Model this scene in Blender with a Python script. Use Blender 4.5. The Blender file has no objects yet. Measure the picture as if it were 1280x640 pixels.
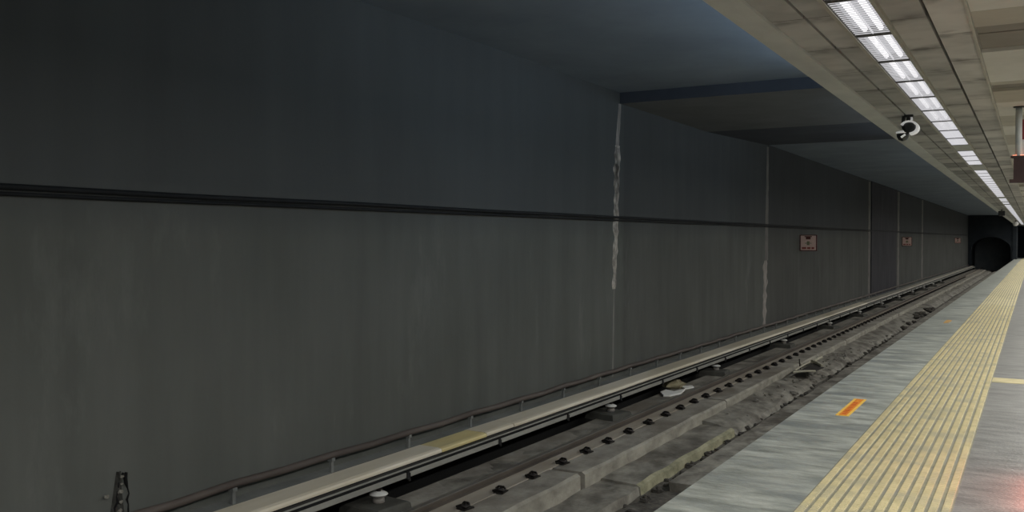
import bpy, math, random
from mathutils import Vector, noise, Matrix
random.seed(7)
scene = bpy.context.scene
col = scene.collection
G = 0.0068                      # platform and track fall gently away from the camera
CAM_Z = 1.5
ORD = ['first','second','third','fourth','fifth','sixth','seventh','eighth','ninth','tenth','eleventh','twelfth',
       'thirteenth','fourteenth','fifteenth','sixteenth','seventeenth','eighteenth','nineteenth','twentieth']

# ------------------------------------------------------------------ materials
def srgb(r, g, b):
    f = lambda c: (c/255/12.92) if c/255 <= .04045 else ((c/255+.055)/1.055)**2.4
    return (f(r), f(g), f(b), 1)

def new_mat(name):
    m = bpy.data.materials.new(name); m.use_nodes = True
    nt = m.node_tree; b = nt.nodes['Principled BSDF']
    return m, nt, b

def ramp(nt, stops):
    r = nt.nodes.new('ShaderNodeValToRGB')
    e = r.color_ramp.elements
    e[0].position, e[0].color = stops[0]
    e[1].position, e[1].color = stops[-1]
    for p, c in stops[1:-1]:
        n = e.new(p); n.color = c
    return r

def noisy(name, c1, c2, scale=3, stretch=(1,1,1), rough=.85, bump=.2, fine=40, detail=6, c3=None, lo=.3, hi=.7, metal=0, spec=.3):
    """mottled surface: two tones mixed by noise, optional third tone in blotches, fine bump"""
    m, nt, b = new_mat(name)
    N, L = nt.nodes, nt.links
    tc = N.new('ShaderNodeTexCoord'); mp = N.new('ShaderNodeMapping')
    mp.inputs['Scale'].default_value = stretch
    L.new(tc.outputs['Object'], mp.inputs['Vector'])
    n1 = N.new('ShaderNodeTexNoise'); n1.inputs['Scale'].default_value = scale
    n1.inputs['Detail'].default_value = detail; n1.inputs['Roughness'].default_value = .6
    L.new(mp.outputs[0], n1.inputs['Vector'])
    r = ramp(nt, [(lo, c1), (hi, c2)]); L.new(n1.outputs['Fac'], r.inputs[0])
    out = r.outputs[0]
    if c3:
        n3 = N.new('ShaderNodeTexNoise'); n3.inputs['Scale'].default_value = scale*.37
        n3.inputs['Detail'].default_value = 4
        L.new(mp.outputs[0], n3.inputs['Vector'])
        r3 = ramp(nt, [(.5, (0,0,0,1)), (.68, (1,1,1,1))]); L.new(n3.outputs['Fac'], r3.inputs[0])
        mx = N.new('ShaderNodeMixRGB'); L.new(r3.outputs[0], mx.inputs[0])
        L.new(out, mx.inputs[1]); mx.inputs[2].default_value = c3
        out = mx.outputs[0]
    L.new(out, b.inputs['Base Color'])
    nf = N.new('ShaderNodeTexNoise'); nf.inputs['Scale'].default_value = fine; nf.inputs['Detail'].default_value = 3
    L.new(tc.outputs['Object'], nf.inputs['Vector'])
    bp = N.new('ShaderNodeBump'); bp.inputs['Strength'].default_value = bump; bp.inputs['Distance'].default_value = .01
    L.new(nf.outputs['Fac'], bp.inputs['Height']); L.new(bp.outputs[0], b.inputs['Normal'])
    b.inputs['Roughness'].default_value = rough; b.inputs['Metallic'].default_value = metal
    b.inputs['Specular IOR Level'].default_value = spec
    return m

def emis(name, c, s, base=(.6,.6,.6,1)):
    m, nt, b = new_mat(name)
    b.inputs['Base Color'].default_value = base
    b.inputs['Emission Color'].default_value = c; b.inputs['Emission Strength'].default_value = s
    b.inputs['Roughness'].default_value = .6
    return m

def wall_material(name, lowc1, lowc2, upc1, upc2, zline):
    """sooty concrete: vertical streaks, darker and bluer above the cable line"""
    m, nt, b = new_mat(name)
    N, L = nt.nodes, nt.links
    tc = N.new('ShaderNodeTexCoord'); mp = N.new('ShaderNodeMapping')
    mp.inputs['Scale'].default_value = (1, 1, .12)
    L.new(tc.outputs['Object'], mp.inputs['Vector'])
    n1 = N.new('ShaderNodeTexNoise'); n1.inputs['Scale'].default_value = 2.2; n1.inputs['Detail'].default_value = 8
    n1.inputs['Roughness'].default_value = .55
    L.new(mp.outputs[0], n1.inputs['Vector'])
    n2 = N.new('ShaderNodeTexNoise'); n2.inputs['Scale'].default_value = .45; n2.inputs['Detail'].default_value = 5
    L.new(tc.outputs['Object'], n2.inputs['Vector'])
    ad = N.new('ShaderNodeMath'); ad.operation = 'ADD'
    L.new(n1.outputs['Fac'], ad.inputs[0]); L.new(n2.outputs['Fac'], ad.inputs[1])
    hf = N.new('ShaderNodeMath'); hf.operation = 'MULTIPLY'; hf.inputs[1].default_value = .5
    L.new(ad.outputs[0], hf.inputs[0])
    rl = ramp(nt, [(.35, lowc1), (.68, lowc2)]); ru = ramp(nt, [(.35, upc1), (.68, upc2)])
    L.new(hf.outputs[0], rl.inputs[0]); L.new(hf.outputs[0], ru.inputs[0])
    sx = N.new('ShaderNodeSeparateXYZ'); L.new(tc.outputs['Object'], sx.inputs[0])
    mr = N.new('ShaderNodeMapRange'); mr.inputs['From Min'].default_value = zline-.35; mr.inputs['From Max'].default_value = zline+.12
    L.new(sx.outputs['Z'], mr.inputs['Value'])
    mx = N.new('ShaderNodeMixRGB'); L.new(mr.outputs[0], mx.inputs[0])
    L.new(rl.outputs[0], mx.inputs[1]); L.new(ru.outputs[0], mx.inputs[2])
    # pale lime patches low on the wall
    mp3 = N.new('ShaderNodeMapping'); mp3.inputs['Scale'].default_value = (1, 1.6, .5)
    L.new(tc.outputs['Object'], mp3.inputs['Vector'])
    n3 = N.new('ShaderNodeTexNoise'); n3.inputs['Scale'].default_value = .9; n3.inputs['Detail'].default_value = 7; n3.inputs['Roughness'].default_value = .65
    L.new(mp3.outputs[0], n3.inputs['Vector'])
    r3 = ramp(nt, [(.58, (0,0,0,1)), (.78, (.5,.5,.5,1))]); L.new(n3.outputs['Fac'], r3.inputs[0])
    inv = N.new('ShaderNodeMath'); inv.operation = 'SUBTRACT'; inv.inputs[0].default_value = 1; L.new(mr.outputs[0], inv.inputs[1])
    ml = N.new('ShaderNodeMath'); ml.operation = 'MULTIPLY'; L.new(inv.outputs[0], ml.inputs[0]); L.new(r3.outputs[0], ml.inputs[1])
    mx2 = N.new('ShaderNodeMixRGB'); L.new(ml.outputs[0], mx2.inputs[0]); L.new(mx.outputs[0], mx2.inputs[1])
    mx2.inputs[2].default_value = tuple(min(1, c*1.5) for c in lowc2[:3]) + (1,)
    # light falloff painted in: wall bays darken stepwise with distance along the track
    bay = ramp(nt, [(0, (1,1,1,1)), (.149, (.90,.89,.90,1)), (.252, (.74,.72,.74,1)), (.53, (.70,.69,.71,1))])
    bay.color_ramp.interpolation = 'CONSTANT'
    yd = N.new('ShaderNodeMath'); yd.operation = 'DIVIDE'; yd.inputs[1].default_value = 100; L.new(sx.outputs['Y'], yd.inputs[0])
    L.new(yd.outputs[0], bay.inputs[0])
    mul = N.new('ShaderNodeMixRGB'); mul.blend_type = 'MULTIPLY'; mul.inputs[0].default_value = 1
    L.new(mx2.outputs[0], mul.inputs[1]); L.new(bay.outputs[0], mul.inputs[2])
    L.new(mul.outputs[0], b.inputs['Base Color'])
    bp = N.new('ShaderNodeBump'); bp.inputs['Strength'].default_value = .15; bp.inputs['Distance'].default_value = .01
    n4 = N.new('ShaderNodeTexNoise'); n4.inputs['Scale'].default_value = 25; L.new(tc.outputs['Object'], n4.inputs['Vector'])
    L.new(n4.outputs['Fac'], bp.inputs['Height']); L.new(bp.outputs[0], b.inputs['Normal'])
    b.inputs['Roughness'].default_value = .9; b.inputs['Specular IOR Level'].default_value = .15
    return m

def panel_material(name, c1, c2, joint, pitch, off=0.0, dirt=.5):
    """ceiling panels: a dark joint across every `pitch` metres, each panel its own shade, soot beside the joints"""
    m, nt, b = new_mat(name)
    N, L = nt.nodes, nt.links
    tc = N.new('ShaderNodeTexCoord'); sx = N.new('ShaderNodeSeparateXYZ'); L.new(tc.outputs['Object'], sx.inputs[0])
    def mth(op, a, bb=None):
        n = N.new('ShaderNodeMath'); n.operation = op
        if isinstance(a, (int, float)): n.inputs[0].default_value = a
        else: L.new(a, n.inputs[0])
        if bb is not None:
            if isinstance(bb, (int, float)): n.inputs[1].default_value = bb
            else: L.new(bb, n.inputs[1])
        return n.outputs[0]
    q = mth('DIVIDE', mth('ADD', sx.outputs['Y'], off), pitch)
    fl = mth('FLOOR', q); fr = mth('FRACT', q)
    wn = N.new('ShaderNodeTexWhiteNoise'); wn.noise_dimensions = '1D'; L.new(fl, wn.inputs['W'])
    n1 = N.new('ShaderNodeTexNoise'); n1.inputs['Scale'].default_value = 2.5; n1.inputs['Detail'].default_value = 6
    L.new(tc.outputs['Object'], n1.inputs['Vector'])
    mixf = mth('ADD', mth('MULTIPLY', wn.outputs['Value'], .45), mth('MULTIPLY', n1.outputs['Fac'], .75))
    r = ramp(nt, [(.3, c1), (.8, c2)]); L.new(mixf, r.inputs[0])
    edge = mth('MINIMUM', fr, mth('SUBTRACT', 1.0, fr))
    mr = N.new('ShaderNodeMapRange'); mr.inputs['From Min'].default_value = 0; mr.inputs['From Max'].default_value = .22
    mr.inputs['To Min'].default_value = dirt; mr.inputs['To Max'].default_value = 0
    L.new(edge, mr.inputs['Value'])
    n2 = N.new('ShaderNodeTexNoise'); n2.inputs['Scale'].default_value = 5; L.new(tc.outputs['Object'], n2.inputs['Vector'])
    r2 = ramp(nt, [(.38,(0,0,0,1)),(.65,(1,1,1,1))]); L.new(n2.outputs['Fac'], r2.inputs[0])
    dm = mth('MULTIPLY', mr.outputs[0], r2.outputs[0])
    mx = N.new('ShaderNodeMixRGB'); L.new(dm, mx.inputs[0]); L.new(r.outputs[0], mx.inputs[1]); mx.inputs[2].default_value = joint
    jl = mth('LESS_THAN', edge, .006/pitch)
    mx2 = N.new('ShaderNodeMixRGB'); L.new(jl, mx2.inputs[0]); L.new(mx.outputs[0], mx2.inputs[1]); mx2.inputs[2].default_value = joint
    L.new(mx2.outputs[0], b.inputs['Base Color'])
    b.inputs['Roughness'].default_value = .7; b.inputs['Specular IOR Level'].default_value = .3
    return m

M = {}
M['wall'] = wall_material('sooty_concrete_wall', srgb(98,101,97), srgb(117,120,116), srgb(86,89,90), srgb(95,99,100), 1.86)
M['wall_dark'] = noisy('dark_recess_paint', srgb(52,52,58), srgb(70,70,76), 2, (1,1,.3))
M['roof'] = noisy('sooty_roof', srgb(130,142,154), srgb(146,158,170), .8, (1,1,1), bump=.05)
M['roof_dark'] = noisy('sooty_beam', srgb(70,75,84), srgb(84,89,98), .8, bump=.05)
M['roof_grey'] = noisy('sooty_roof_low', srgb(110,113,116), srgb(126,129,132), .8, bump=.05)
M['black'] = noisy('end_darkness', srgb(14,17,20), srgb(24,28,32), 1)
M['portal'] = noisy('tunnel_lining', srgb(36,42,48), srgb(46,52,58), 1.5)
M['tunnel_end'] = noisy('dim_tunnel_grey', srgb(120,128,134), srgb(140,148,152), 1.5)
M['fascia'] = noisy('pale_fascia_concrete', srgb(186,188,182), srgb(208,210,202), 2.5, (1,.5,1), rough=.7, bump=.1)
M['panelA'] = panel_material('sooty_panel', srgb(124,124,120), srgb(192,191,184), srgb(92,90,86), 1.17, .45, .9)
M['panelC'] = panel_material('ceiling_panel', srgb(128,127,122), srgb(192,190,182), srgb(90,87,82), 1.17, .1, .9)
M['panelD'] = panel_material('ceiling_panel_pale', srgb(156,154,147), srgb(212,209,200), srgb(104,99,92), 1.17, .6, .85)
M['gap'] = noisy('shadow_gap', srgb(18,18,20), srgb(30,30,32), 3)
M['trim'] = noisy('aluminium_trim', srgb(166,163,150), srgb(190,187,174), 4, rough=.45, metal=.2)
M['slab_light'] = noisy('ceiling_slab_light', srgb(204,202,190), srgb(222,219,208), 1.5, rough=.7, bump=.05)
M['slab_mid'] = noisy('ceiling_slab_mid', srgb(176,171,156), srgb(194,189,172), 1.5, rough=.7, bump=.05)
M['slab_dark'] = noisy('ceiling_slab_dark', srgb(136,130,119), srgb(152,146,134), 1.5, rough=.7, bump=.05)
M['floor'] = noisy('platform_granite', srgb(134,138,130), srgb(192,196,187), 7.0, (.45,1.3,1), rough=.45, bump=.35, fine=45, detail=12, c3=srgb(132,137,133), spec=.5, lo=.34, hi=.66)
M['floor_inner'] = noisy('platform_inner_granite', srgb(108,108,105), srgb(150,150,146), 7.0, (.45,1.3,1), rough=.42, bump=.3, fine=45, detail=9, spec=.5)
M['tactile'] = noisy('tactile_base', srgb(126,126,110), srgb(156,152,128), 7, rough=.7, bump=.25, c3=srgb(140,140,130))
M['tactile_ridge'] = noisy('tactile_yellow', srgb(196,186,146), srgb(222,210,168), 9, rough=.75, bump=.2, c3=srgb(186,180,152), spec=.15)
M['tactile_mid'] = noisy('tactile_rib', srgb(158,151,122), srgb(186,178,144), 9, rough=.65, bump=.2, c3=srgb(152,148,128))
M['yellow_line'] = noisy('yellow_floor_line', srgb(186,176,134), srgb(206,194,150), 6, rough=.6)
M['nosing'] = noisy('platform_side', srgb(70,70,66), srgb(98,98,92), 4, (1,.6,1))
M['slab'] = noisy('track_slab_concrete', srgb(122,118,110), srgb(178,174,163), 3.4, (1,.55,1), bump=.8, fine=18, detail=12, c3=srgb(124,117,106))
M['slab_edge'] = noisy('track_slab_edge', srgb(132,129,119), srgb(184,180,167), 5, (1,.5,1), bump=.5, fine=22)
M['ledge'] = noisy('track_ledge_concrete', srgb(96,93,86), srgb(164,161,150), 4.5, (1,.6,1), bump=1, fine=14, detail=12, c3=srgb(92,87,80))
M['moss'] = noisy('mossy_concrete', srgb(122,122,98), srgb(182,178,150), 6, (1,.6,1), bump=.6)
M['bed'] = noisy('gully_dirt', srgb(58,56,52), srgb(120,116,108), 7, bump=1, fine=25, detail=10)
M['trench'] = noisy('trench_shade', srgb(10,11,11), srgb(16,17,17), 3)  # near-black paints in the shade of the trench
M['rail_side'] = noisy('rusty_rail', srgb(88,82,76), srgb(116,108,100), 6, (1,.2,1), rough=.6, metal=.3)
M['rail_top'] = noisy('worn_rail_head', srgb(128,124,118), srgb(156,152,144), 6, (1,.1,1), rough=.4, metal=.6)
M['rust_pad'] = noisy('rust_stained_pad', srgb(146,136,122), srgb(186,178,164), 3, (1,.3,1), bump=.3, c3=srgb(158,152,142))
M['clip'] = noisy('dark_steel_clip', srgb(40,38,38), srgb(64,60,58), 20, rough=.45, metal=.5)
M['cover'] = noisy('tan_cover_board', srgb(226,216,192), srgb(248,240,222), 2.0, (1,.3,1), rough=.45, bump=.05, c3=srgb(206,196,172), spec=.5)
M['cover_yellow'] = noisy('yellow_cover_board', srgb(224,202,134), srgb(242,226,168), 3, (1,.3,1), rough=.5, c3=srgb(196,186,150))
M['cover_grey'] = noisy('grey_cover_board', srgb(176,171,158), srgb(202,197,184), 2.0, (1,.3,1), rough=.5, bump=.05)
M['steel'] = noisy('grey_conductor_rail', srgb(160,160,154), srgb(190,190,182), 5, (1,.2,1), rough=.5, metal=.3)
M['dark_steel_and_shade'] = noisy('dark_steel_and_shade', srgb(36,37,38), srgb(54,54,54), 6, rough=.6)
M['pipe'] = noisy('grey_brown_conduit', srgb(86,78,74), srgb(112,104,98), 4, (1,.3,1), rough=.6)
M['trough'] = noisy('grey_cable_trough', srgb(118,121,119), srgb(146,149,146), 3, (1,.4,1), rough=.8)
M['bracket'] = noisy('bracket_grey', srgb(120,118,112), srgb(146,144,138), 8, rough=.6)
M['porcelain'] = noisy('white_porcelain', srgb(226,226,220), srgb(245,245,240), 12, rough=.25, bump=.02, spec=.6)
M['porcelain_dirty'] = noisy('dirty_porcelain', srgb(120,116,110), srgb(156,152,146), 12, rough=.5)
M['cable'] = noisy('black_cable', srgb(20,23,26), srgb(32,35,38), 6, rough=.7)
M['lime'] = noisy('white_lime_crust', srgb(120,116,110), srgb(236,230,220), 16, (1,1,.4), rough=.9, bump=1, fine=50, c3=srgb(84,80,76))
M['joint_grey'] = noisy('grey_joint', srgb(108,106,104), srgb(142,139,135), 8, (1,1,.3), rough=.9)
M['lime_faint'] = noisy('faint_lime_streak', srgb(124,125,121), srgb(150,150,145), 8, (1,1,.2), rough=.9)
M['joint_pale'] = noisy('pale_joint', srgb(136,132,128), srgb(184,178,172), 8, (1,1,.3), rough=.9)
M['rust_rock'] = noisy('spalled_concrete', srgb(44,44,42), srgb(82,82,78), 9, bump=1, fine=20)
M['pale_rock'] = noisy('pale_stone', srgb(120,117,109), srgb(170,167,157), 14, bump=.8)
M['stone'] = noisy('dark_stone', srgb(64,62,58), srgb(104,100,94), 10, bump=.8)
M['paper'] = noisy('white_paper', srgb(244,246,240), srgb(254,254,250), 8, rough=.8)
M['bag'] = noisy('brown_yellow_rubbish', srgb(130,124,100), srgb(172,164,134), 9, rough=.7, bump=.6)
M['wood'] = noisy('pale_wood', srgb(176,172,152), srgb(206,202,184), 9, (1,1,1), rough=.8)
M['wood_dark'] = noisy('dark_board', srgb(48,46,42), srgb(66,62,58), 9, rough=.8)
M['orange'] = noisy('orange_sticker', srgb(236,138,34), srgb(246,158,56), 30, rough=.6, bump=0)
M['orange_red'] = noisy('orange_red_print', srgb(206,96,30), srgb(226,112,44), 30, rough=.6, bump=0)
M['amber'] = noisy('amber_border', srgb(252,196,70), srgb(255,214,110), 30, rough=.6, bump=0)
M['sticker_worn'] = noisy('worn_orange_sticker', srgb(190,150,90), srgb(216,170,96), 26, rough=.7, c3=srgb(150,150,140))
M['sign_red'] = noisy('dark_red_border', srgb(84,36,36), srgb(110,48,48), 10, rough=.6)
M['sign_white'] = noisy('dusty_white_sign', srgb(236,206,196), srgb(250,222,212), 8, rough=.6, bump=0)
M['sign_print'] = noisy('sign_red_print', srgb(150,78,76), srgb(176,96,92), 20, rough=.6, bump=0)
M['sign_dark'] = noisy('sign_dark_print', srgb(96,54,54), srgb(112,66,62), 20, rough=.6, bump=0)
M['sign_green'] = noisy('sign_olive_print', srgb(140,140,110), srgb(156,152,120), 20, rough=.6, bump=0)
M['white_plastic'] = noisy('white_plastic', srgb(228,228,224), srgb(244,244,240), 12, rough=.35, bump=0, spec=.5)
M['camera_glow'] = emis('camera_glow_shell', (1,1,1,1), .22, (.85,.85,.84,1))  # faint glow brightens the white shell as if lit by the tubes
M['black_plastic'] = noisy('black_plastic', srgb(22,24,24), srgb(38,40,40), 12, rough=.4, bump=0, spec=.5)
M['glass_dark'] = noisy('dark_dome_glass', srgb(30,34,34), srgb(44,48,46), 6, rough=.12, bump=0, spec=.8)
M['board'] = noisy('dark_brown_board', srgb(50,36,36), srgb(66,48,46), 6, rough=.5)
M['red_board'] = noisy('dark_red_board', srgb(104,44,48), srgb(130,56,58), 6, rough=.5)
M['pole'] = noisy('grey_white_pole', srgb(176,184,184), srgb(206,212,210), 6, rough=.4)
M['led'] = emis('orange_led_strip', (1,.25,.10,1), 1.3)
M['tube'] = emis('fluorescent_tube', (1,.98,1,1), 1.15)
M['reflector'] = emis('lit_reflector', (.92,.93,1,1), .26, (.12,.12,.12,1))
M['blade'] = emis('lit_louvre_blade', (.97,.96,1,1), .60, (.12,.12,.12,1))
M['housing'] = noisy('light_housing', srgb(70,68,66), srgb(90,88,84), 8, rough=.5)
M['wall_right'] = noisy('platform_wall', srgb(200,198,190), srgb(220,218,210), 1.5)

# ------------------------------------------------------------------ mesh helpers
class MB:
    def __init__(s): s.v, s.f, s.mi = [], [], []
    def add(s, vs, fs, mi=0):
        o = len(s.v); s.v += [tuple(v) for v in vs]; s.f += [tuple(i+o for i in f) for f in fs]; s.mi += [mi]*len(fs); return s
    def box(s, x0, x1, y0, y1, z0, z1, mi=0, g=0, mat=None):
        vs = [Vector((x, y, z - g*y)) for x in (x0,x1) for y in (y0,y1) for z in (z0,z1)]
        if mat is not None: vs = [mat @ v for v in vs]
        return s.add(vs, [(0,1,3,2),(4,6,7,5),(0,4,5,1),(2,3,7,6),(0,2,6,4),(1,5,7,3)], mi)
    def prism(s, prof, y0, y1, segs=1, g=0, jit=0, mi=0, mis=None, wob=0, seed=0):
        """closed XZ profile carried along Y; jit roughens the skin, wob sways it slowly"""
        n = len(prof); vs = []
        for k in range(segs+1):
            y = y0 + (y1-y0)*k/segs
            for i, (x, z) in enumerate(prof):
                dx = dz = 0
                if jit:
                    nv = noise.noise_vector(Vector((x*3+seed, y*1.7, z*3+i*.37)))
                    dx, dz = nv.x*jit, nv.z*jit*.6
                if wob: dz += wob*noise.noise(Vector((seed, y*.45, 0)))
                vs.append((x+dx, y, z+dz - g*y))
        fs, ms = [], []
        for k in range(segs):
            for i in range(n):
                j = (i+1) % n
                fs.append((k*n+i, k*n+j, (k+1)*n+j, (k+1)*n+i)); ms.append(mis[i] if mis else mi)
        fs.append(tuple(range(n-1, -1, -1))); ms.append(mi)
        fs.append(tuple(segs*n+i for i in range(n))); ms.append(mi)
        o = len(s.v); s.v += vs; s.f += [tuple(i+o for i in f) for f in fs]; s.mi += ms
        return s
    def tube(s, pts, r, n=10, mi=0):
        pts = [Vector(p) for p in pts]; o = len(s.v)
        rs = r if isinstance(r, (list, tuple)) else [r]*len(pts)
        for k, p in enumerate(pts):
            t = (pts[min(k+1, len(pts)-1)] - pts[max(k-1, 0)]).normalized()
            a = t.orthogonal().normalized() if abs(t.z) > .9 else t.cross(Vector((0,0,1))).normalized()
            b = t.cross(a)
            for i in range(n):
                an = 2*math.pi*i/n
                s.v.append(tuple(p + (a*math.cos(an) + b*math.sin(an))*rs[k]))
        for k in range(len(pts)-1):
            for i in range(n):
                j = (i+1) % n
                s.f.append((o+k*n+i, o+k*n+j, o+(k+1)*n+j, o+(k+1)*n+i)); s.mi.append(mi)
        s.f.append(tuple(o+i for i in range(n-1,-1,-1))); s.mi.append(mi)
        s.f.append(tuple(o+(len(pts)-1)*n+i for i in range(n))); s.mi.append(mi)
        return s
    def lathe(s, prof, c=(0,0,0), n=20, mi=0):
        return s.tube_profile(prof, c, n, mi)
    def tube_profile(s, prof, c, n, mi):
        o = len(s.v)
        for r, z in prof:
            for i in range(n):
                a = 2*math.pi*i/n; s.v.append((c[0]+r*math.cos(a), c[1]+r*math.sin(a), c[2]+z))
        for k in range(len(prof)-1):
            for i in range(n):
                j = (i+1) % n
                s.f.append((o+k*n+i, o+k*n+j, o+(k+1)*n+j, o+(k+1)*n+i)); s.mi.append(mi)
        s.f.append(tuple(o+i for i in range(n-1,-1,-1))); s.mi.append(mi)
        s.f.append(tuple(o+(len(prof)-1)*n+i for i in range(n))); s.mi.append(mi)
        return s
    def build(s, name, mats, parent=None, loc=(0,0,0), smooth=False, bevel=0):
        me = bpy.data.meshes.new(name); me.from_pydata(s.v, [], s.f)
        for m in (mats if isinstance(mats, (list, tuple)) else [mats]): me.materials.append(m)
        me.polygons.foreach_set('material_index', s.mi)
        if smooth: me.polygons.foreach_set('use_smooth', [True]*len(me.polygons))
        me.update()
        import bmesh
        bm = bmesh.new(); bm.from_mesh(me); bmesh.ops.recalc_face_normals(bm, faces=bm.faces)
        if bevel:
            bmesh.ops.bevel(bm, geom=bm.edges[:], offset=bevel, segments=2, affect='EDGES', clamp_overlap=True)
        bm.to_mesh(me); bm.free()
        o = bpy.data.objects.new(name, me); col.objects.link(o); o.location = loc
        if parent: o.parent = parent
        return o

def tag(o, label, cat, group=None):
    o['label'] = label; o['category'] = cat
    if group: o['group'] = group
    return o
def struct(o, label=None, cat=None):
    o['kind'] = 'structure'
    if label: o['label'] = label; o['category'] = cat or 'structure'
    return o
def empty(name, loc=(0,0,0), rot=(0,0,0)):
    o = bpy.data.objects.new(name, None); col.objects.link(o); o.location = loc; o.rotation_euler = rot
    o.empty_display_size = .1
    return o
def copy_tree(o, parent=None):
    c = o.copy(); col.objects.link(c)
    if parent: c.parent = parent
    for ch in list(o.children): copy_tree(ch, c)
    return c

Y0, Y1 = -6.0, 130.0
WX = -6.35                                   # face of the track side wall
# ------------------------------------------------------------------ track wall, roof, far portal
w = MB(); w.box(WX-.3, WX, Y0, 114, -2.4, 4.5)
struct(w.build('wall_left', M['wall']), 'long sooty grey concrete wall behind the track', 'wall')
w = MB(); w.box(WX-.05, WX+.035, 43.8, 52.4, -2.2, 4.2)
struct(w.build('wall_panel', M['wall_dark']), 'darker painted wall section between two pale joints far along the track wall', 'wall')

r = MB()
r.box(WX-.3, -1.83, Y0, 15.05, 4.06, 4.3)
r.box(WX-.3, -1.83, 25.4, 114, 4.06, 4.3)
struct(r.build('ceiling_track', M['roof']), 'dark bluish concrete roof over the track', 'ceiling')
r = MB(); r.add([(WX-.3,15.05,3.87),(-1.83,15.05,3.87),(-1.83,15.05,4.3),(WX-.3,15.05,4.3),
                 (WX-.3,20,3.87),(-1.83,20,3.87),(-1.83,20,4.3),(WX-.3,20,4.3)],
                [(0,1,2,3),(4,7,6,5),(0,4,5,1),(3,2,6,7),(0,3,7,4),(1,5,6,2)], 0)
r.mi[0] = 1
struct(r.build('ceiling_beam', [M['roof_grey'], M['roof_dark']]), 'lowered concrete beam across the track roof at the white crack', 'beam')
r = MB(); r.add([(WX-.3,20,3.87),(-1.83,20,3.87),(-1.83,20,4.3),(WX-.3,20,4.3),
                 (WX-.3,25.4,4.05),(-1.83,25.4,4.05),(-1.83,25.4,4.3),(WX-.3,25.4,4.3)],
                [(0,1,2,3),(4,7,6,5),(0,4,5,1),(3,2,6,7),(0,3,7,4),(1,5,6,2)], 0)
struct(r.build('ceiling_haunch', M['roof_dark']), 'dark sloping part of track roof beyond the lowered beam', 'beam')

# portal wall with arched tunnel mouth, and the tunnel beyond
def arch(cx, hw, z0, zs, n=14):
    return [(cx-hw, z0)] + [(cx-hw*math.cos(math.pi*i/n), zs+hw*.75*math.sin(math.pi*i/n)) for i in range(n+1)] + [(cx+hw, z0)]
pt = MB(); a = arch(-4.1, 1.95, -3.6, .2)
outer = [(WX-.3, -3.6)] + [(WX-.3 + (4.7)*i/14, 4.3) for i in range(15)] + [(-1.95+.0, -3.6)]
n = len(a)
vs = [(x, 114, z) for x, z in a] + [(x, 114, z) for x, z in outer] + [(x, 122, z) for x, z in a]
fs = [(i, i+1, n+i+1, n+i) for i in range(n-1)] + [(i, i+1, 2*n+i+1, 2*n+i) for i in range(n-1)]
pt.add(vs, fs)
pt.box(-2.0, -1.60, 113.9, 121.9, -4, 3.0)
struct(pt.build('wall_portal', M['portal']), 'dark arched tunnel mouth at the far end of the track', 'tunnel')
e = MB(); e.box(-9, 5, Y1, Y1+.2, -4, 4.5); 
struct(e.build('wall_end', M['black']), 'end wall beyond the platform, painted black for darkness', 'wall')  # black colour paints in the darkness past the platform end

e = MB(); e.box(-7, -1.95, 121.9, 122.1, -4, 4.3); struct(e.build('wall_tunnel', M['tunnel_end']), 'faint grey lining visible inside the dark tunnel mouth', 'wall')
# ------------------------------------------------------------------ track bed
tb = MB(); tb.box(WX-.3, -1.9, Y0, 122, -1.75, -1.6, g=G)       # gully level is z = -1.42 at y = 0 relative to the platform top
tb.box(-5.72, -1.9, Y0, 122, -1.62, -1.44, g=G)
struct(tb.build('ground_track_bed', [M['bed']]), 'dirty dark track bed below the platform', 'ground')
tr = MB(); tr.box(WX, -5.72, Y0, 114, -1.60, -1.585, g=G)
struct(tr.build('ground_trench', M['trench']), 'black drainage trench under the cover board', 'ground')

JOINTS = [Y0, 3.9, 9.57, 15.3] + [15.3+5.73*k for k in range(1, 18)]
sl_lab = {1: 'long grey track slab at the bottom of photo, before the first dark joint',
          2: 'grey track slab between the first and second dark joints from the bottom',
          3: 'grey track slab just beyond the second dark joint, beside the wooden debris'}
for k in range(len(JOINTS)-1):
    ya, yb = JOINTS[k]+.045, JOINTS[k+1]-.045
    ex = -4.49 + random.uniform(-.015, .015)
    prof = [(-5.71,-1.44),(-5.71,-1.15),(-5.69,-1.13),(ex-.035,-1.14),(ex,-1.165),(ex+.01,-1.44)]
    m = MB(); m.prism(prof, ya, yb, 40, g=G, jit=.014, mis=[0,0,0,1,1,0], seed=k*3.1)
    o = m.build('track_slab', [M['slab'], M['slab_edge']])
    tag(o, sl_lab.get(k, 'one of the matching grey concrete slabs carrying the rail into the distance'), 'concrete slab',
        'concrete slabs under the running rail')
# lower ledge with a mossy lip
m = MB(); m.prism([(-4.485,-1.44),(-4.485,-1.33),(-3.99,-1.335),(-3.97,-1.44)], 5, 10.05, 60, g=G, jit=.03, seed=9)
tag(m.build('concrete_ledge', [M['ledge']]), 'rough low concrete ledge below the slab edge at the bottom of photo', 'ledge', 'rough ledges beside the slabs')
m = MB(); m.prism([(-4.485,-1.44),(-4.485,-1.30),(-4.02,-1.31),(-3.97,-1.335),(-3.96,-1.44)], 10.05, 13.9, 60, g=G, jit=.03, mis=[0,0,1,1,0], seed=19)
tag(m.build('concrete_ledge', [M['ledge'], M['moss']]), 'concrete ledge with a greenish mossy lip beyond the first slab joint', 'ledge', 'rough ledges beside the slabs')
m = MB(); m.prism([(-4.485,-1.44),(-4.485,-1.25),(-4.36,-1.27),(-4.25,-1.29),(-4.12,-1.32),(-4.0,-1.36),(-3.93,-1.44)], 13.95, 40, 300, g=G, jit=.045, seed=29)
m.prism([(-4.485,-1.44),(-4.485,-1.25),(-4.2,-1.28),(-3.95,-1.44)], 40, 113, 120, g=G, jit=.08, seed=31)
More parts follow.
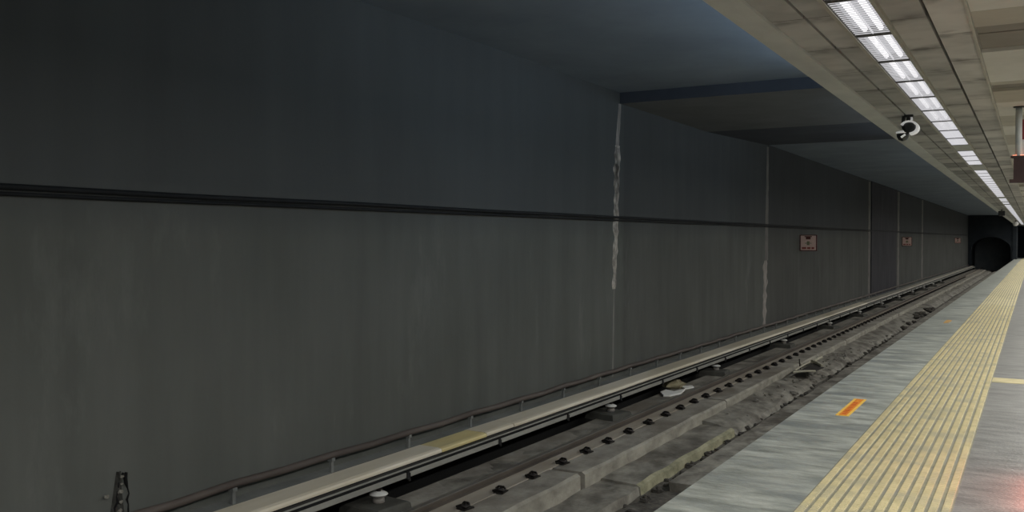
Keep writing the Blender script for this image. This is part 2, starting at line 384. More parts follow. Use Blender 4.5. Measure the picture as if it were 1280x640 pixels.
tag(m.build('rubble_ledge', [M['ledge']]), 'long uneven strip of mortar and rubble beside the far slabs', 'ledge')
m = MB(); m.prism([(-3.74,-1.44),(-3.75,-1.33),(-1.95,-1.33),(-1.95,-1.44)], 10.4, 17.2, 60, g=G, jit=.012, seed=41)
tag(m.build('concrete_strip', [M['ledge']]), 'flat concrete strip under the platform edge, its near end dark and broken', 'concrete strip', 'concrete strips under the platform edge')
m = MB(); m.prism([(-3.72,-1.44),(-3.73,-1.34),(-1.95,-1.34),(-1.95,-1.44)], 17.25, 113, 160, g=G, jit=.03, seed=47)
tag(m.build('concrete_strip', [M['ledge']]), 'long far concrete strip continuing under the platform edge beyond a thin joint', 'concrete strip', 'concrete strips under the platform edge')

# running rails
def rail(cx, ztop, name, label, pads):
    H = .075 if pads else .12; z = ztop
    t = empty(name, (cx, 0, z-H)); tag(t, label, 'rail', 'running rails')
    p = [(-.058,0),(-.058,.01),(-.014,.02),(-.014,H-.035),(-.036,H-.026),(-.036,H-.005),(-.03,H),(.03,H),(.036,H-.005),(.036,H-.026),(.014,H-.035),(.014,.02),(.058,.01),(.058,0)]
    mis = [0]*14; mis[5] = mis[6] = mis[7] = 1
    m = MB(); m.prism(p, Y0, 121.5, 40, g=G, mis=mis); m.build('rail_profile', [M['rail_side'], M['rail_top']], t)
    if pads:
        m = MB(); m.prism([(-.10,-.012),(-.10,.006),(.285,.006),(.29,-.012)], Y0, 110, 60, g=G, jit=.004)
        m.build('base_strip', [M['rust_pad']], t)
        m = MB(); m.prism([(-.52,-.05),(-.52,.003),(-.11,.003),(-.11,-.05)], Y0, 110, 60, g=G, jit=.003)
        m.build('grout_bed', [M['ledge']], t)
    return t
rail(-5.19, -1.06, 'running_rail', 'rust-brown running rail with clips on the visible concrete slabs', True)
rail(-2.98, -1.05, 'running_rail', 'near running rail hidden low beneath the platform edge', False)

# rail clips along the near side of the rail
clip = empty('rail_clip')
m = MB(); m.box(-.055,.055,-.075,.075,0,.012); m.build('clip_plate', M['clip'], clip)
m = MB(); m.tube([(-.07,-.05,.02),(-.01,-.055,.045),(.045,-.045,.03),(.05,0,.035),(.02,.03,.05),(-.03,.02,.055),(-.075,.05,.025)], .013, 8)
m.build('spring_clip', M['clip'], clip, smooth=True)
m = MB(); m.lathe([(.026,.0),(.026,.025),(.02,.03),(.012,.032),(.012,.055),(.004,.06)], (.0,0,.012), 6); m.build('bolt', M['clip'], clip)
d = [10.31,10.97,11.56,12.15,12.78,13.44,14.07,14.66,15.25,15.8]
ys = [(q - 4.86*.493)/.87 for q in d]
ys = [ys[0]-2.12, ys[0]-1.42, ys[0]-.72] + ys
while ys[-1] < 84: ys.append(ys[-1] + .69)
for i, y in enumerate(ys):
    c = clip if i == 0 else copy_tree(clip)
    c.location = (-4.885, y, -1.13 - G*y); c.rotation_euler = (-G, 0, random.uniform(-.15, .15))
    lab = ('%s dark steel rail clip from the bottom edge of the photo, beside the rail base' % ORD[i]) if i < 18 else 'small distant rail clip in the long row beside the rail'
    tag(c, lab, 'rail clip', 'rail clips along the running rail')

# ------------------------------------------------------------------ conductor rail under its cover board
t = empty('third_rail', (-5.6, 0, -.9)); tag(t, 'conductor rail beside wall under a tan cover board, carried on white insulators', 'third rail')
t.location = (0,0,0)
m = MB(); m.prism([(-5.60,-.895),(-5.60,-.79),(-5.55,-.792),(-5.54,-.797),(-5.54,-.806),(-5.565,-.812),(-5.565,-.826),(-5.53,-.832),(-5.53,-.885),(-5.545,-.895)], Y0, 112, 40, g=G, mis=[1,1,0,0,1,1,1,0,0,1])
m.build('conductor_rail', [M['steel'], M['dark_steel_and_shade']], t)  # top and groove faces coloured dark to paint the shade under the cover
m = MB(); m.prism([(-5.95,-.88),(-5.95,-.77),(-5.66,-.77),(-5.66,-.88)], Y0, 112, 30, g=G)
m.build('support_channel', M['dark_steel_and_shade'], t)
def cover(ya, yb, mat, z=0):
    m = MB(); m.prism([(-5.93,-.79+z),(-5.935,-.745+z),(-5.91,-.735+z),(-5.66,-.738+z),(-5.625,-.748+z),(-5.615,-.765+z),(-5.615,-.785+z),(-5.63,-.785+z),(-5.64,-.762+z),(-5.91,-.762+z),(-5.915,-.79+z)], ya, yb, max(2,int((yb-ya)/1)), g=G, jit=.003, seed=ya)
    return m.build('cover_board', mat, t)
cover(Y0, 8.35, M['cover']); cover(8.36, 9.3, M['cover_yellow'], -.002); cover(9.31, 9.95, M['cover'], .003)
cover(9.97, 24.5, M['cover']); cover(24.52, 38, M['cover'], -.002); cover(38.02, 70, M['cover_grey']); cover(70.02, 112, M['cover_grey'], .002)
y = 3.9
while y < 60:
    m = MB(); m.box(-5.60,-5.515, y-.022, y+.012, -.90, -.822, g=G); m.box(-5.535,-5.512, y+.012, y+.026, -.925, -.84, g=G)
    m.build('rail_bracket', M['dark_steel_and_shade'], t); y += 1.85
# insulators on concrete blocks
ins = empty('rail_insulator')
m = MB(); m.lathe([(.05,0),(.062,.01),(.058,.05),(.05,.055),(.055,.07),(.07,.075),(.068,.083),(.05,.09),(.05,.095)], (0,0,0), 20); m.build('insulator_base', M['porcelain_dirty'], ins, smooth=True)
m = MB(); m.lathe([(.045,.095),(.088,.097),(.094,.105),(.088,.115),(.06,.132),(.04,.14)], (0,0,0), 24); m.build('insulator_disc', M['porcelain'], ins, smooth=True)
m = MB(); m.lathe([(.025,.14),(.025,.16),(.04,.162),(.04,.172),(.02,.174),(.02,.18)], (0,0,0), 12); m.build('insulator_cap', M['clip'], ins)
blk = MB(); P = [(-.27,-.22),(.24,-.25),(.27,.2),(-.24,.24)]; 
blk.add([(x*1.06,y*1.06,-.02) for x,y in P]+[(x,y,.075) for x,y in P]+[(x*.93,y*.93,.09) for x,y in P],
        [(0,1,2,3),(0,1,5,4),(1,2,6,5),(2,3,7,6),(3,0,4,7),(4,5,9,8),(5,6,10,9),(6,7,11,10),(7,4,8,11),(8,9,10,11)])
blk0 = blk.build('concrete_block', M['nosing'])
iy = [7.17, 12.87, 18.2, 24.0, 30.1] + [30.1+5.7*k for k in range(1, 8)]
for i, y in enumerate(iy):
    zb = -1.13 - G*y
    b_ = blk0 if i == 0 else blk0.copy()
    if i: col.objects.link(b_)
    b_.location = (-5.60, y, zb); b_.rotation_euler = (0,0,random.uniform(-.2,.2))
    tag(b_, ('low dark concrete block under the %s white insulator from the bottom of the photo' % ORD[i]) if i < 5 else 'small far concrete block under a far insulator',
        'block', 'concrete blocks under the insulators')
    c = ins if i == 0 else copy_tree(ins)
    c.location = (-5.57, y, zb+.086)
    c.scale = (1,1,.82)
    tag(c, ('%s white disc insulator under the conductor rail, counted from the bottom of the photo' % ORD[i]) if i < 5 else 'tiny far white insulator under the conductor rail',
        'insulator', 'insulators under the conductor rail')

# cable trough and conduit at the foot of the wall
m = MB(); m.prism([(WX,-1.6),(WX,-.83),(-6.06,-.85),(-6.04,-.87),(-6.04,-1.6)], Y0, 113.5, 60, g=G, jit=.008, mis=[0,0,0,1,1])  # trough side painted near-black for the shade in the trench
tag(m.build('cable_trough', [M['trough'], M['trench']]), 'grey concrete cable trough running along the foot of the wall', 'cable trough')
t = empty('wall_conduit', (0,0,0)); tag(t, 'grey-brown conduit pipe on short posts along the foot of the wall', 'conduit')
cy = 5.9 - 1.33*8; pts = []; posts = []
while cy < 113:
    posts.append(cy); wv = random.uniform(-.006, .006)
    pts.append((-6.22, cy, -.665 + wv - G*cy)); pts.append((-6.22, cy+.66, -.678 + wv - G*(cy+.66))); cy += 1.33
m = MB(); m.tube(pts, .036, 10); m.build('conduit_pipe', M['pipe'], t, smooth=True)
for y in posts:
    if y > 45 or y < 2: continue
    m = MB(); m.box(-6.235,-6.205,y-.018,y+.018,-.86,-.70,g=G); m.box(-6.25,-6.19,y-.025,y+.025,-.725,-.690,g=G)
    m.build('post', M['trough'], t)
m = MB(); m.tube([(-6.09, Y0+k*2, -.825+.006*math.sin(k*2.1)-G*(Y0+k*2)) for k in range(60)], .022, 8)
tag(m.build('thin_cable', M['pipe'], smooth=True), 'thin brownish cable lying along the trough beside the cover board', 'cable')

# cables along the middle of the wall
t = empty('wall_cable'); tag(t, 'black pair of cables running level across the middle of the sooty wall', 'cable')
for k, (dz, r_) in enumerate(((0,.026),(-.05,.018))):
    m = MB(); m.tube([(WX+.022, Y0+.9*i, 1.865+dz+ .012*noise.noise(Vector((i*.35,k,0)))) for i in range(132)], r_, 6)
    m.build('cable_run', M['cable'], t, smooth=True)

# ------------------------------------------------------------------ joints and cracks in the wall
def crust(y, z0, z1, w0, w1, mat, name, label, cat, lean=0, rough=1.0, thick=.02, n=90, seed=0):
    m = MB(); vs = []
    for i in range(n+1):
        s = i/n; z = z0+(z1-z0)*s; wd = (w0+(w1-w0)*s)*.5
        c = y + lean*(s-.5) + .03*rough*noise.noise(Vector((seed, z*1.5, 0)))
        l = wd*(1+.8*rough*noise.noise(Vector((seed+5, z*5, 0)))); rr = wd*(1+.8*rough*noise.noise(Vector((seed+9, z*5, 0))))
        t_ = thick*(.7+.6*noise.noise(Vector((seed+3, z*9, 0))))
        vs += [(WX-.01, c-l, z), (WX+t_, c-l*.5, z), (WX+t_*.8, c+rr*.5, z), (WX-.01, c+rr, z)]
    fs = [(4*i+j, 4*i+j+1, 4*i+5+j, 4*i+4+j) for i in range(n) for j in range(3)] + [(4*i+3, 4*i, 4*i+4, 4*i+7) for i in range(n)]
    m.add(vs, fs); return tag(m.build(name, mat), label, cat)
crust(14.98, 3.0, 3.86, .22, .14, M['joint_pale'], 'wall_joint', 'pale top of the wall joint tapering up to the lowered roof beam', 'wall joint', lean=.12, rough=.3)
crust(14.88, .62, 3.12, .17, .30, M['lime'], 'lime_crust', 'jagged white lime crust down the nearest wall joint', 'crack', lean=.14, rough=1.1, thick=.035, n=160, seed=2)
crust(14.78, -.9, .66, .12, .09, M['lime_faint'], 'lime_streak', 'faint pale streak running down the wall below the white crust', 'streak', lean=.05, rough=.4, thick=.004)
crust(25.15, -.95, .9, .35, .55, M['joint_pale'], 'wall_joint', 'pale rough lower part of the second wall joint, by the red and white sign', 'wall joint', lean=.12, rough=1.0, seed=7)
crust(25.35, .9, 4.0, .5, .3, M['joint_grey'], 'wall_joint', 'smooth grey upper part of the second wall joint', 'wall joint', lean=.1, rough=.2, seed=8, thick=.01)
for y, wd, lab in ((43.3,.5,'third wall joint from the left, a pale vertical line at the dark wall section'), (53.4,.7,'pale vertical joint just right of the dark wall section'),
                   (65.6,.8,'thin pale vertical wall joint beyond the small far sign')):
    crust(y, -1.35, 4.0, wd, wd, M['joint_grey'], 'wall_joint', lab, 'wall joint', rough=.1, thick=.05, n=20)
# spalled hollow low on the wall
t = empty('wall_spall', (WX, 0, -.38)); tag(t, 'broken spalled patch with loose pale chips low on the near wall', 'spall')
def yx(px, X=WX):                              # where the wall is met at a given picture column
    th = math.atan(652/1150); dep = 1150*abs(X)/math.cos(th)/(1292-px); return (dep - abs(X)*math.sin(th))/math.cos(th)
yc = yx(149)
for side in (0, 1):
    m = MB(); P = []
    for k in range(18):
        s = k/17; P.append((.02, yc + (-.01-.15*s if side == 0 else .02+.07*s) + random.uniform(-.025,.025), .0-s*.75))
    m.tube(P, [.004+.012*random.random() for _ in P], 6); m.build('broken_edge', M['gap'], t)
m = MB(); n = 24; vs = []
for i in range(n+1):
    s = i/n; zz = .02-s*.95; c = yc-.03-.03*s; wd = .015+.11*min(1, s*1.3)
    for j in range(6):
        q = j/5; vs.append((.002+.03*math.sin(q*math.pi)*(1+noise.noise(Vector((i*.8, j*1.3, 2)))), c+(q-.5)*2*wd, zz))
m.add(vs, [(i*6+j, i*6+j+1, i*6+7+j, i*6+6+j) for i in range(n) for j in range(5)]); m.build('spalled_face', M['rust_rock'], t)
def rock_mesh(seed, r, flat=.7, n=8):
    m = MB(); vs = []; fs = []
    for i in range(n+1):
        ph = math.pi*i/n
        for j in range(n+2):
            a = 2*math.pi*j/(n+2); d_ = Vector((math.sin(ph)*math.cos(a), math.sin(ph)*math.sin(a), math.cos(ph)))
            rr = r*(1+.6*noise.noise(d_*1.6+Vector((seed,0,0)))); vs.append((d_.x*rr, d_.y*rr, d_.z*rr*flat))
    k = n+2
    for i in range(n):
        for j in range(k): fs.append((i*k+j, i*k+(j+1)%k, (i+1)*k+(j+1)%k, (i+1)*k+j))
    return m.add(vs, fs)
for k, (dy, zz, rr) in enumerate(((-.02,-.07,.016),(-.035,-.19,.02),(-.03,-.27,.018),(-.16,-.2,.02),(-.04,-.34,.02),(-.02,-.13,.012))):
    o = rock_mesh(k, rr).build('pale_chip', M['pale_rock'], t, loc=(.035, yc+dy, zz+.05))

# ------------------------------------------------------------------ signs standing out from the wall
def sign():
    t = empty('wall_sign')
    m = MB(); m.box(0, .52, 0, .03, -.25, .25); m.build('sign_border', M['sign_red'], t)
    m = MB(); m.box(.03, .49, -.008, 0, -.225, .225); m.build('sign_face', M['sign_white'], t)
    m = MB(); m.box(.19, .33, -.014, -.008, .11, .18); m.box(.15, .37, -.014, -.008, .18, .21); m.build('dark_symbol', M['sign_dark'], t)
    m = MB(); m.box(.22, .30, -.014, -.008, -.07, .05); m.box(.16, .36, -.014, -.008, -.02, .0); m.build('olive_mark', M['sign_green'], t)
    m = MB(); m.box(.07, .20, -.014, -.008, -.19, -.13); m.box(.23, .33, -.014, -.008, -.19, -.13); m.box(.36, .44, -.014, -.008, -.19, -.13); m.build('red_lettering', M['sign_print'], t)
    return t
s0 = sign()
for i, (y, z, lab) in enumerate(((29.4, 1.36, 'nearest square white and red warning sign on the track wall'),
                                (55.0, 1.33, 'second smaller white and red sign farther along the track wall'),
                                (94.0, 1.30, 'farthest tiny pale sign near the end of the track wall'))):
    s = s0 if i == 0 else copy_tree(s0)
    s.location = (WX, y, z); tag(s, lab, 'sign', 'warning signs on the track wall')

# ------------------------------------------------------------------ platform
PX = -1.84
m = MB()
m.box(PX, -1.164, Y0, Y1, -.14, 0, g=G); o = m.build('floor', M['floor']); struct(o, 'grey speckled stone platform edge strip', 'floor')
m = MB(); m.box(-.385, 6, Y0, Y1, -.14, 0, g=G); struct(m.build('floor_inner', M['floor_inner']), 'grey stone platform floor right of the yellow tactile strip', 'floor')
m = MB(); m.box(-1.164, -.385, Y0, Y1, -.14, -.012, g=G); m.box(-1.95, 6, Y0, Y1, -.3, -.14, g=G); m.box(-1.95, -1.9, Y0, Y1, -1.7, -.3, g=G)
struct(m.build('wall_platform_side', M['nosing']), 'dark platform side below the edge', 'wall')
t = empty('tactile_strip'); tag(t, 'yellow ribbed tactile paving strip running along the platform', 'tactile paving')
m = MB(); y = 2.0
while y < Y1-.1:
    yb = min(y+.40, Y1) if y < 30 else min(y+4, Y1)
    m.box(-1.164, -.385, y+.001, yb-.001, -.012, .001, g=G); y = yb
m.build('tile_base', M['tactile'], t)
m = MB(); NC = 12; cw = .779/NC
for c in range(NC):
    xc = -1.164 + cw*(c+.5)
    m.prism([(xc-.025,0),(xc-.021,.0035),(xc+.021,.0035),(xc+.025,0)], 2, Y1, 4, g=G)
m.build('rib', M['tactile_mid'], t); m = MB(); vs = []; fs = []
y = 4.2
while y < 26:
    for c in range(NC):
        xc = -1.164 + cw*(c+.5); o = len(vs); zz = -G*y
        for (hx, hy, hz) in ((.022,.0115,.001),(.018,.0065,.011)):
            vs += [(xc-hx,y-hy,zz+hz),(xc+hx,y-hy,zz+hz),(xc+hx,y+hy,zz+hz),(xc-hx,y+hy,zz+hz)]
        fs += [(o,o+1,o+5,o+4),(o+1,o+2,o+6,o+5),(o+2,o+3,o+7,o+6),(o+3,o,o+4,o+7),(o+4,o+5,o+6,o+7)]
    y += .0333
m.add(vs, fs)
for c in range(NC):                       # far off the studs run together into a ridge
    xc = -1.164 + cw*(c+.5)
    m.prism([(xc-.022,0),(xc-.019,.008),(xc+.019,.008),(xc+.022,0)], 26, Y1, 3, g=G)
o = m.build('stud', M['tactile_ridge'], t); o['kind'] = 'stuff'
m = MB(); m.box(-.385, 4, 11.36, 11.74, .0, .004, g=G)
tag(m.build('yellow_line', M['yellow_line']), 'pale yellow line crossing the platform floor right of the tactile strip', 'floor line')

def sticker(y, label, worn):
    t = empty('floor_sticker', (-1.45, y, -G*y), (-G, 0, 0)); tag(t, label, 'sticker')
    if worn:
        m = MB(); m.add([(-.05,-.5,.003),(.03,-.42,.003),(.055,0,.003),(.04,.4,.003),(-.045,.45,.003),(-.055,.1,.003)], [(0,1,2,3,4,5)]); m.build('sticker_film', M['sticker_worn'], t)
    else:
        m = MB(); m.box(-.057,.057,-.5,.5,0,.003); m.build('sticker_border', M['amber'], t)
        m = MB(); m.box(-.033,.033,-.48,.485,.003,.004); m.build('sticker_band', M['orange'], t)
        m = MB(); yy = -.42
        while yy < .3:
            l = random.choice((.05,.07,.04)); m.box(-.02+random.uniform(-.004,.004), .018, yy, yy+l, .004, .0046); yy += l+.035
        m.build('printed_mark', M['orange_red'], t)
sticker(8.93, 'bright orange sticker with amber edges on the platform edge strip', False)
sticker(19.95, 'faded worn orange sticker farther along the platform edge', True)

# ------------------------------------------------------------------ platform ceiling
C = 3.0
def strip(name, x0, x1, z, mat, label, cat='ceiling', y0=Y0, h=.06, y1=Y1):
    m = MB(); m.box(x0, x1, y0, y1, z, z+h); return struct(m.build(name, mat), label, cat)
m = MB(); m.box(-1.83, -1.625, Y0, Y1, C, 4.3); struct(m.build('ceiling_fascia', M['fascia']), 'pale concrete fascia beam along the edge of the platform ceiling', 'beam')
strip('ceiling_panel_row', -1.62, -1.40, C+.02, M['panelA'], 'sooty panel row next to the fascia beam')
strip('ceiling_panel_row', -1.378, -1.195, C+.02, M['panelA'], 'sooty panel row between the dark seam and the lights')
strip('trim_1', -1.195, -1.168, C-.012, M['trim'], 'metal trim left of the lights', 'trim')
strip('trim_2', -.912, -.886, C-.012, M['trim'], 'metal trim right of the lights', 'trim')
strip('ceiling_panel_row', -.886, -.655, C+.02, M['panelC'], 'grey panel row right of the lights')
strip('ceiling_panel_row', -.632, -.40, C+.02, M['panelD'], 'paler panel row right of the second dark seam')
strip('trim_3', -.40, -.382, C-.01, M['trim'], 'thin metal trim at the slatted ceiling', 'trim')
m = MB(); m.box(-1.63, 6, Y0, Y1, C+.16, 4.3); struct(m.build('ceiling', M['gap']), 'dark void above the platform ceiling panels', 'ceiling')
m = MB(); y = Y0; bands = []
fixed = [(5.0,6.9,0),(6.9,7.42,1),(7.42,7.8,2),(7.83,8.45,2),(8.45,10.1,0),(10.1,10.3,1),(10.3,10.75,2)]
for a_, b_, c_ in fixed: bands.append((a_, b_, c_))
y = Y0
while y < 5: bands.append((y, min(5, y+.6), random.choice((0,0,1)))); y += .6
y = 10.75
while y < Y1:
    l = random.choice((.4,.6,.9,1.2)); bands.append((y, min(y+l, Y1), random.choice((0,0,1,0,2)))); y += l
for a_, b_, c_ in bands:
    m.box(-.382, 6, a_, b_-.006, C+.015+(.03 if c_ == 2 else 0), C+.08, mi=c_)
struct(m.build('ceiling_slats', [M['slab_light'], M['slab_mid'], M['slab_dark']]), 'ceiling of pale and dark cross panels over the platform', 'ceiling')
strip('wall_right', 5.8, 6.0, -1, M['wall_right'], 'wall at the back of the platform', 'wall', h=4.3)

# luminaires
LEN = 1.15
lum = empty('ceiling_light')
m = MB(); m.box(-.126,.126,-LEN/2+.004,-LEN/2+.03,-.004,.07); m.box(-.126,.126,LEN/2-.03,LEN/2-.004,-.004,.07); m.box(-.128,-.122,-LEN/2,LEN/2,-.004,.075); m.box(.122,.128,-LEN/2,LEN/2,-.004,.075)
m.build('light_housing', M['housing'], lum)
m = MB(); m.box(-.122,.122,-LEN/2+.03,LEN/2-.03,.06,.066); m.build('reflector', M['reflector'], lum)
for sx_ in (-.055,.055):
    m = MB(); m.tube([(sx_, -LEN/2+.04, .04), (sx_, LEN/2-.04, .04)], .02, 8); m.build('tube', M['tube'], lum, smooth=True)
m = MB()
for k in range(18):
    yy = -LEN/2+.06+k*(LEN-.12)/17; m.box(-.121,.121,yy-.002,yy+.002,.0,.006)
m.box(-.0015,.0015,-LEN/2+.03,LEN/2-.03,0,.02)
m.build('louvre', M['blade'], lum)
runs = [('near', 6.09-LEN*9, 18), ('second', 17.55, 3), ('third', 22.7, 13), ('fourth', 39.0, 3), ('fifth', 43.2, 2), ('far', 46.5, 58)]
first = True
for name, ya, cnt in runs:
    for k in range(cnt):
        y = ya + LEN*(k+.5)
        if y < 4.5: continue
        c = lum if first else copy_tree(lum); first = False
        c.location = (-1.04, y, C)
        if name == 'near': lab = '%s louvred fluorescent light from the top of the photo in the nearest run' % ORD[k-8 if k >= 8 else 0]
        elif name == 'second': lab = '%s louvred light of the short three-light run beyond the first gap' % ORD[k]
        elif name == 'third': lab = '%s louvred light of the long run beyond the second gap' % ORD[k]
        elif name in ('fourth', 'fifth'): lab = '%s louvred light of the %s, short far run of lights' % (ORD[k], name)
        else: lab = 'tiny far light in the last white run at the end of the ceiling'
        tag(c, lab, 'ceiling light', 'fluorescent lights in a line along the platform ceiling')
# closing plates where a light is missing
for a_, b_ in ((16.44,17.55),(21.0,22.7),(37.65,39.0),(42.45,43.2),(45.5,46.5),(113.2,Y1)):
    strip('ceiling_blank_plate', -1.166, -.914, C+.002, M['fascia'], 'plain closing plate between runs of ceiling lights', 'plate', y0=a_, y1=b_, h=.03)

# ------------------------------------------------------------------ security camera pair at the seam
t = empty('security_camera', (-1.35, 12.3, C+.02)); tag(t, 'white and black security camera hanging under the dark ceiling seam', 'camera')
m = MB(); m.box(-.05,.05,-.05,.05,-.03,0); m.tube([(0,0,-.03),(-.01,0,-.09),(-.03,0,-.13)], .025, 10); m.tube([(-.06,.0,-.01),(-.07,0,-.10),(-.06,0,-.17)], .02, 8); m.build('mount_arm', M['black_plastic'], t, smooth=False)
# hood: curved white shell open toward the track, wrapped round a dark body
m = MB(); vs = []; n = 16
for i in range(n+1):
    a = math.radians(150 - 235*i/n)
    for (rr, yy) in ((.075,-.13),(.098,-.13),(.098,.06),(.075,.06)):
        vs.append((.01+rr*1.12*math.cos(a), yy, -.165+rr*.86*math.sin(a)))
fs = []
for i in range(n):
    for j in range(4): fs.append((4*i+j, 4*i+(j+1)%4, 4*i+4+(j+1)%4, 4*i+4+j))
fs += [(0,1,2,3), (4*n,4*n+1,4*n+2,4*n+3)]
m.add(vs, fs); m.build('white_hood', M['camera_glow'], t, smooth=False)
m = MB(); m.tube([(.01,-.115,-.165),(.01,-.10,-.165),(.01,.05,-.165)], [.045,.07,.07], 16); m.build('lens_body', M['black_plastic'], t, smooth=False)
m = MB(); m.tube([(.0,0,-.10),(.03,0,-.06),(.025,0,-.02)], [.02,.016,.016], 8); m.build('white_neck', M['camera_glow'], t, smooth=True)
m = MB(); m.lathe([(.012,-.075),(.05,-.06),(.072,-.02),(.075,.02),(.06,.035)], (-.065,-.02,-.245), 18); m.build('lower_dome', M['glass_dark'], t, smooth=True)
m = MB(); m.lathe([(.077,.018),(.083,.024),(.083,.04),(.05,.05)], (-.065,-.02,-.245), 18); m.build('white_collar', M['camera_glow'], t, smooth=True)
m = MB(); m.box(-.03,.03,-.004,.004,-.012,.012, mat=Matrix.Translation((-.055,-.088,-.262)) @ Matrix.Rotation(math.radians(-35),4,'Y')); m.build('white_glint', M['camera_glow'], t)  # small white plate stands in for the glint on the lower dome

t = empty('junction_box', (-1.47, 54.6, C)); tag(t, 'small dark box hanging from the far platform ceiling', 'box')
m = MB(); m.box(-.16,.16,-.15,.15,-.32,-.06); m.build('box_body', M['black_plastic'], t, bevel=.02)
m = MB(); m.box(-.03,.03,-.03,.03,-.06,.02); m.build('hanger', M['dark_steel_and_shade'], t)
t = empty('dome_camera', (-1.33, 88, C)); tag(t, 'tiny round white dome camera at the far end of the platform ceiling', 'camera')
m = MB(); m.lathe([(.05,-.46),(.16,-.42),(.22,-.32),(.22,-.22),(.16,-.13),(.06,-.08)], (0,0,0), 18); m.build('dome', M['white_plastic'], t, smooth=True)
m = MB(); m.lathe([(.05,-.09),(.05,.03)], (0,0,0), 10); m.build('stem', M['dark_steel_and_shade'], t)

# hanging sign on poles at the right edge
HY = 12.1
t = empty('hanging_sign', (0, HY, C)); tag(t, 'dark brown sign board hung on grey-white poles at the right edge', 'sign')
for px_ in (-.16, .95):
    m = MB(); m.lathe([(.035,-.55),(.035,.02)], (px_,0,0), 14); p_ = m.build('pole', M['pole'], t, smooth=True)
    m = MB(); m.lathe([(.06,.005),(.06,.017)], (px_,0,0), 14); m.build('ceiling_plate', M['dark_steel_and_shade'], p_)
m = MB(); m.box(-.21, 1.0, -.03, .03, -.86, -.58)
m.box(-.25, 1.04, -.04, .04, -.86, -.82); m.build('sign_board', M['board'], t)
m = MB(); m.box(-.24, 1.03, -.045, .045, -.575, -.55); m.build('top_rail', M['board'], t)
m = MB(); m.box(-.22, 1.01, -.03, .03, -.55, -.54); m.build('led_strip', M['led'], t)
m = MB(); m.box(-.15, .92, .05, .09, -.36, -.13); m.build('red_panel', M['red_board'], t)
m = MB(); m.box(-.145, .92, .05, .08, -.54, -.36); m.build('white_panel', M['pole'], t)

# ------------------------------------------------------------------ debris on the track
def at(px, py, z0):                           # point on the track plane (height z0 at the camera) under a picture point
    th = math.atan(652/1150); v = py-307; dep = 1150*(CAM_Z-z0)/v
    X = -(1292-px)/v*(CAM_Z-z0)*math.cos(th); Y = (dep-abs(X)*math.sin(th))/math.cos(th)
    return Vector((X, Y, z0-G*Y))
def flat(name, pts, z0, mat, label, cat, th=.012, parent=None, lift=0):
    P = [at(x, y, z0)+Vector((0,0,lift+.02*random.random()*0)) for x, y in pts]; n = len(P); m = MB()
    m.add([tuple(p) for p in P]+[tuple(p+Vector((0,0,th))) for p in P],
          [tuple(range(n-1,-1,-1)), tuple(range(n,2*n))]+[(i,(i+1)%n,n+(i+1)%n,n+i) for i in range(n)])
    o = m.build(name, mat, parent)
    if label: tag(o, label, cat)
    return o
flat('paper_scrap', [(826,494),(833,491),(843,493),(857,490),(852,495),(838,498),(830,498)], -1.13, M['paper'], 'crumpled white paper scrap lying beside the rail', 'paper', .03, lift=.002)
flat('plastic_scrap', [(852,486),(866,485),(868,487),(857,489)], -1.13, M['paper'], 'small white plastic scrap behind the paper by the rail', 'litter', .02, lift=.002)
o = rock_mesh(11, .2, .35, 10).build('crushed_bag', M['bag']); p = at(842, 489.5, -1.13); o.location = p + Vector((-.1,.35,.05)); o.scale = (.9,1.6,1)
tag(o, 'crushed brownish yellow bag of rubbish behind the white paper', 'bag')
t = empty('broken_crate'); tag(t, 'broken dark board framed by pale wooden sticks beside the far slabs', 'debris')
flat('dark_board', [(1000,469),(1018,458.5),(1031,464),(1019,469)], -1.2, M['wood_dark'], None, None, .02, t, .045)
def stick(a, b, z=-1.2, r_=.022, lift=.08, name='wooden_stick', mat='wood'):
    A = at(*a, z)+Vector((0,0,lift)); B = at(*b, z)+Vector((0,0,lift)); m = MB(); m.tube([A, (A+B)/2+Vector((0,0,.01)), B], r_, 6); return m.build(name, M[mat], t)
stick((992,471.5),(1020,470)); stick((1016,457),(1029,463.5), r_=.035); stick((1019,457),(1028,452), r_=.03); stick((995,469),(1014,458), r_=.016)
m = MB(); A = at(1001.5,463,-1.2); m.tube([A, A+Vector((-.02,0,.14)), A+Vector((-.03,.02,.22))], .014, 6); m.build('upright_stick', M['wood_dark'], t)

rocks = [rock_mesh(k*2.3, 1, .7).build('loose_stone', M['stone'] if k < 3 else M['pale_rock']) for k in range(4)]
cnt = 0
def put_rock(k, x, y, z, r_):
    global cnt
    o = rocks[k] if not rocks[k].get('used') else rocks[k].copy()
    if rocks[k].get('used'): col.objects.link(o)
    rocks[k]['used'] = 1; o.location = (x, y, z - G*y + r_*.35); o.scale = (r_, r_*random.uniform(.9,1.6), r_)
    o.rotation_euler = (0,0,random.uniform(0,6.28))
    tag(o, 'small pale loose stone lying in the rubble beside the slabs' if k == 3 else 'small dark loose stone lying in the gully between ledge and platform', 'stone',
        'pale loose stones' if k == 3 else 'dark loose stones in the gully'); cnt += 1
for i in range(85):
    y = 8 + 24*(i/85)**1.1 + random.uniform(-.1,.1)
    put_rock(random.choice((0,1,2,2)), -3.86+random.uniform(-.09,.09), y, -1.44, random.uniform(.025,.06))
for i in range(50):
    put_rock(3, -4.25+random.uniform(-.15,.3), random.uniform(14.5,26), -1.27, random.uniform(.012,.035))
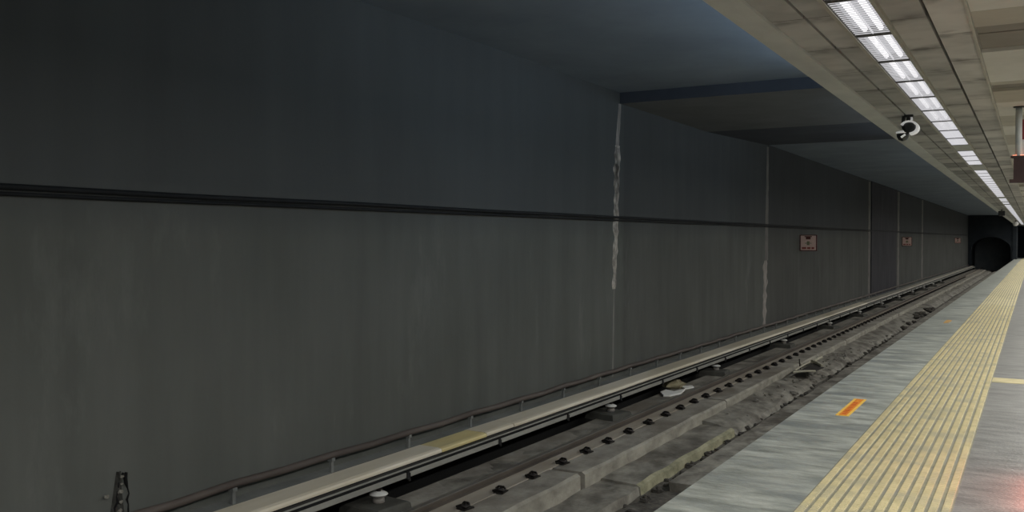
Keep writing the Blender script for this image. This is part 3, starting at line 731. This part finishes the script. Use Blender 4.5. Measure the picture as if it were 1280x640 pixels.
for i in range(26):
    put_rock(3, -4.15+random.uniform(-.2,.25), random.uniform(17,34), -1.36, random.uniform(.03,.06))
for i in range(14):
    put_rock(random.choice((0,1,2)), -4.0+random.uniform(-.15,.3), random.uniform(33,44), -1.34, random.uniform(.06,.13))
for r_ in rocks:
    if 'used' in r_: del r_['used']
for o in list(bpy.data.objects):
    if 'used' in o: del o['used']

# ------------------------------------------------------------------ lights
def area(name, loc, sx_, sy_, power, colr, rot=(0,0,0)):
    l = bpy.data.lights.new(name, 'AREA'); l.shape = 'RECTANGLE'; l.size = sx_; l.size_y = sy_; l.energy = power; l.color = colr
    o = bpy.data.objects.new(name, l); col.objects.link(o); o.location = loc; o.rotation_euler = rot; return o
# added unseen lights right of the view, carrying most of the platform's light
for k in range(10):
    area('unseen_ceiling_light', (1.5, Y0+6.5+12.5*k, C-.005), .26, 11.5, 340, (1,.98,.94))
area('unseen_ceiling_light', (-1.04, -1.2, C-.02), .25, 9, 140, (1,.98,.96))
# added cool fill lights hidden behind the fascia, brightening roof and upper wall
for yy, ln, pw in ((10.5, 7, 50), (20, 8, 34), (34, 12, 12), (60, 30, 8)):
    area('added_roof_light', (-1.95, yy, 3.75), .12, ln, pw, (.62,.80,1), (0, math.radians(132), 0))
# unseen red lamp added low over the floor to cast the red glow
area('unseen_red_light', (.19, 6.3, .12), .06, 1.0, 9, (1,.12,.05))

wd = bpy.data.worlds.new('World'); scene.world = wd; wd.use_nodes = True
wd.node_tree.nodes['Background'].inputs[0].default_value = (.35,.5,.75,1)
wd.node_tree.nodes['Background'].inputs[1].default_value = .12

# ------------------------------------------------------------------ camera
cd = bpy.data.cameras.new('Camera'); cam = bpy.data.objects.new('Camera', cd); col.objects.link(cam)
cd.sensor_width = 36; cd.lens = 1150/1280*36; cd.clip_end = 500
cam.location = (0,0,CAM_Z)
cam.rotation_euler = (math.radians(90) - math.atan(22/1150), 0, math.atan(652/1150))
scene.camera = cam
scene.view_settings.view_transform = 'Standard'
scene.view_settings.look = 'None'
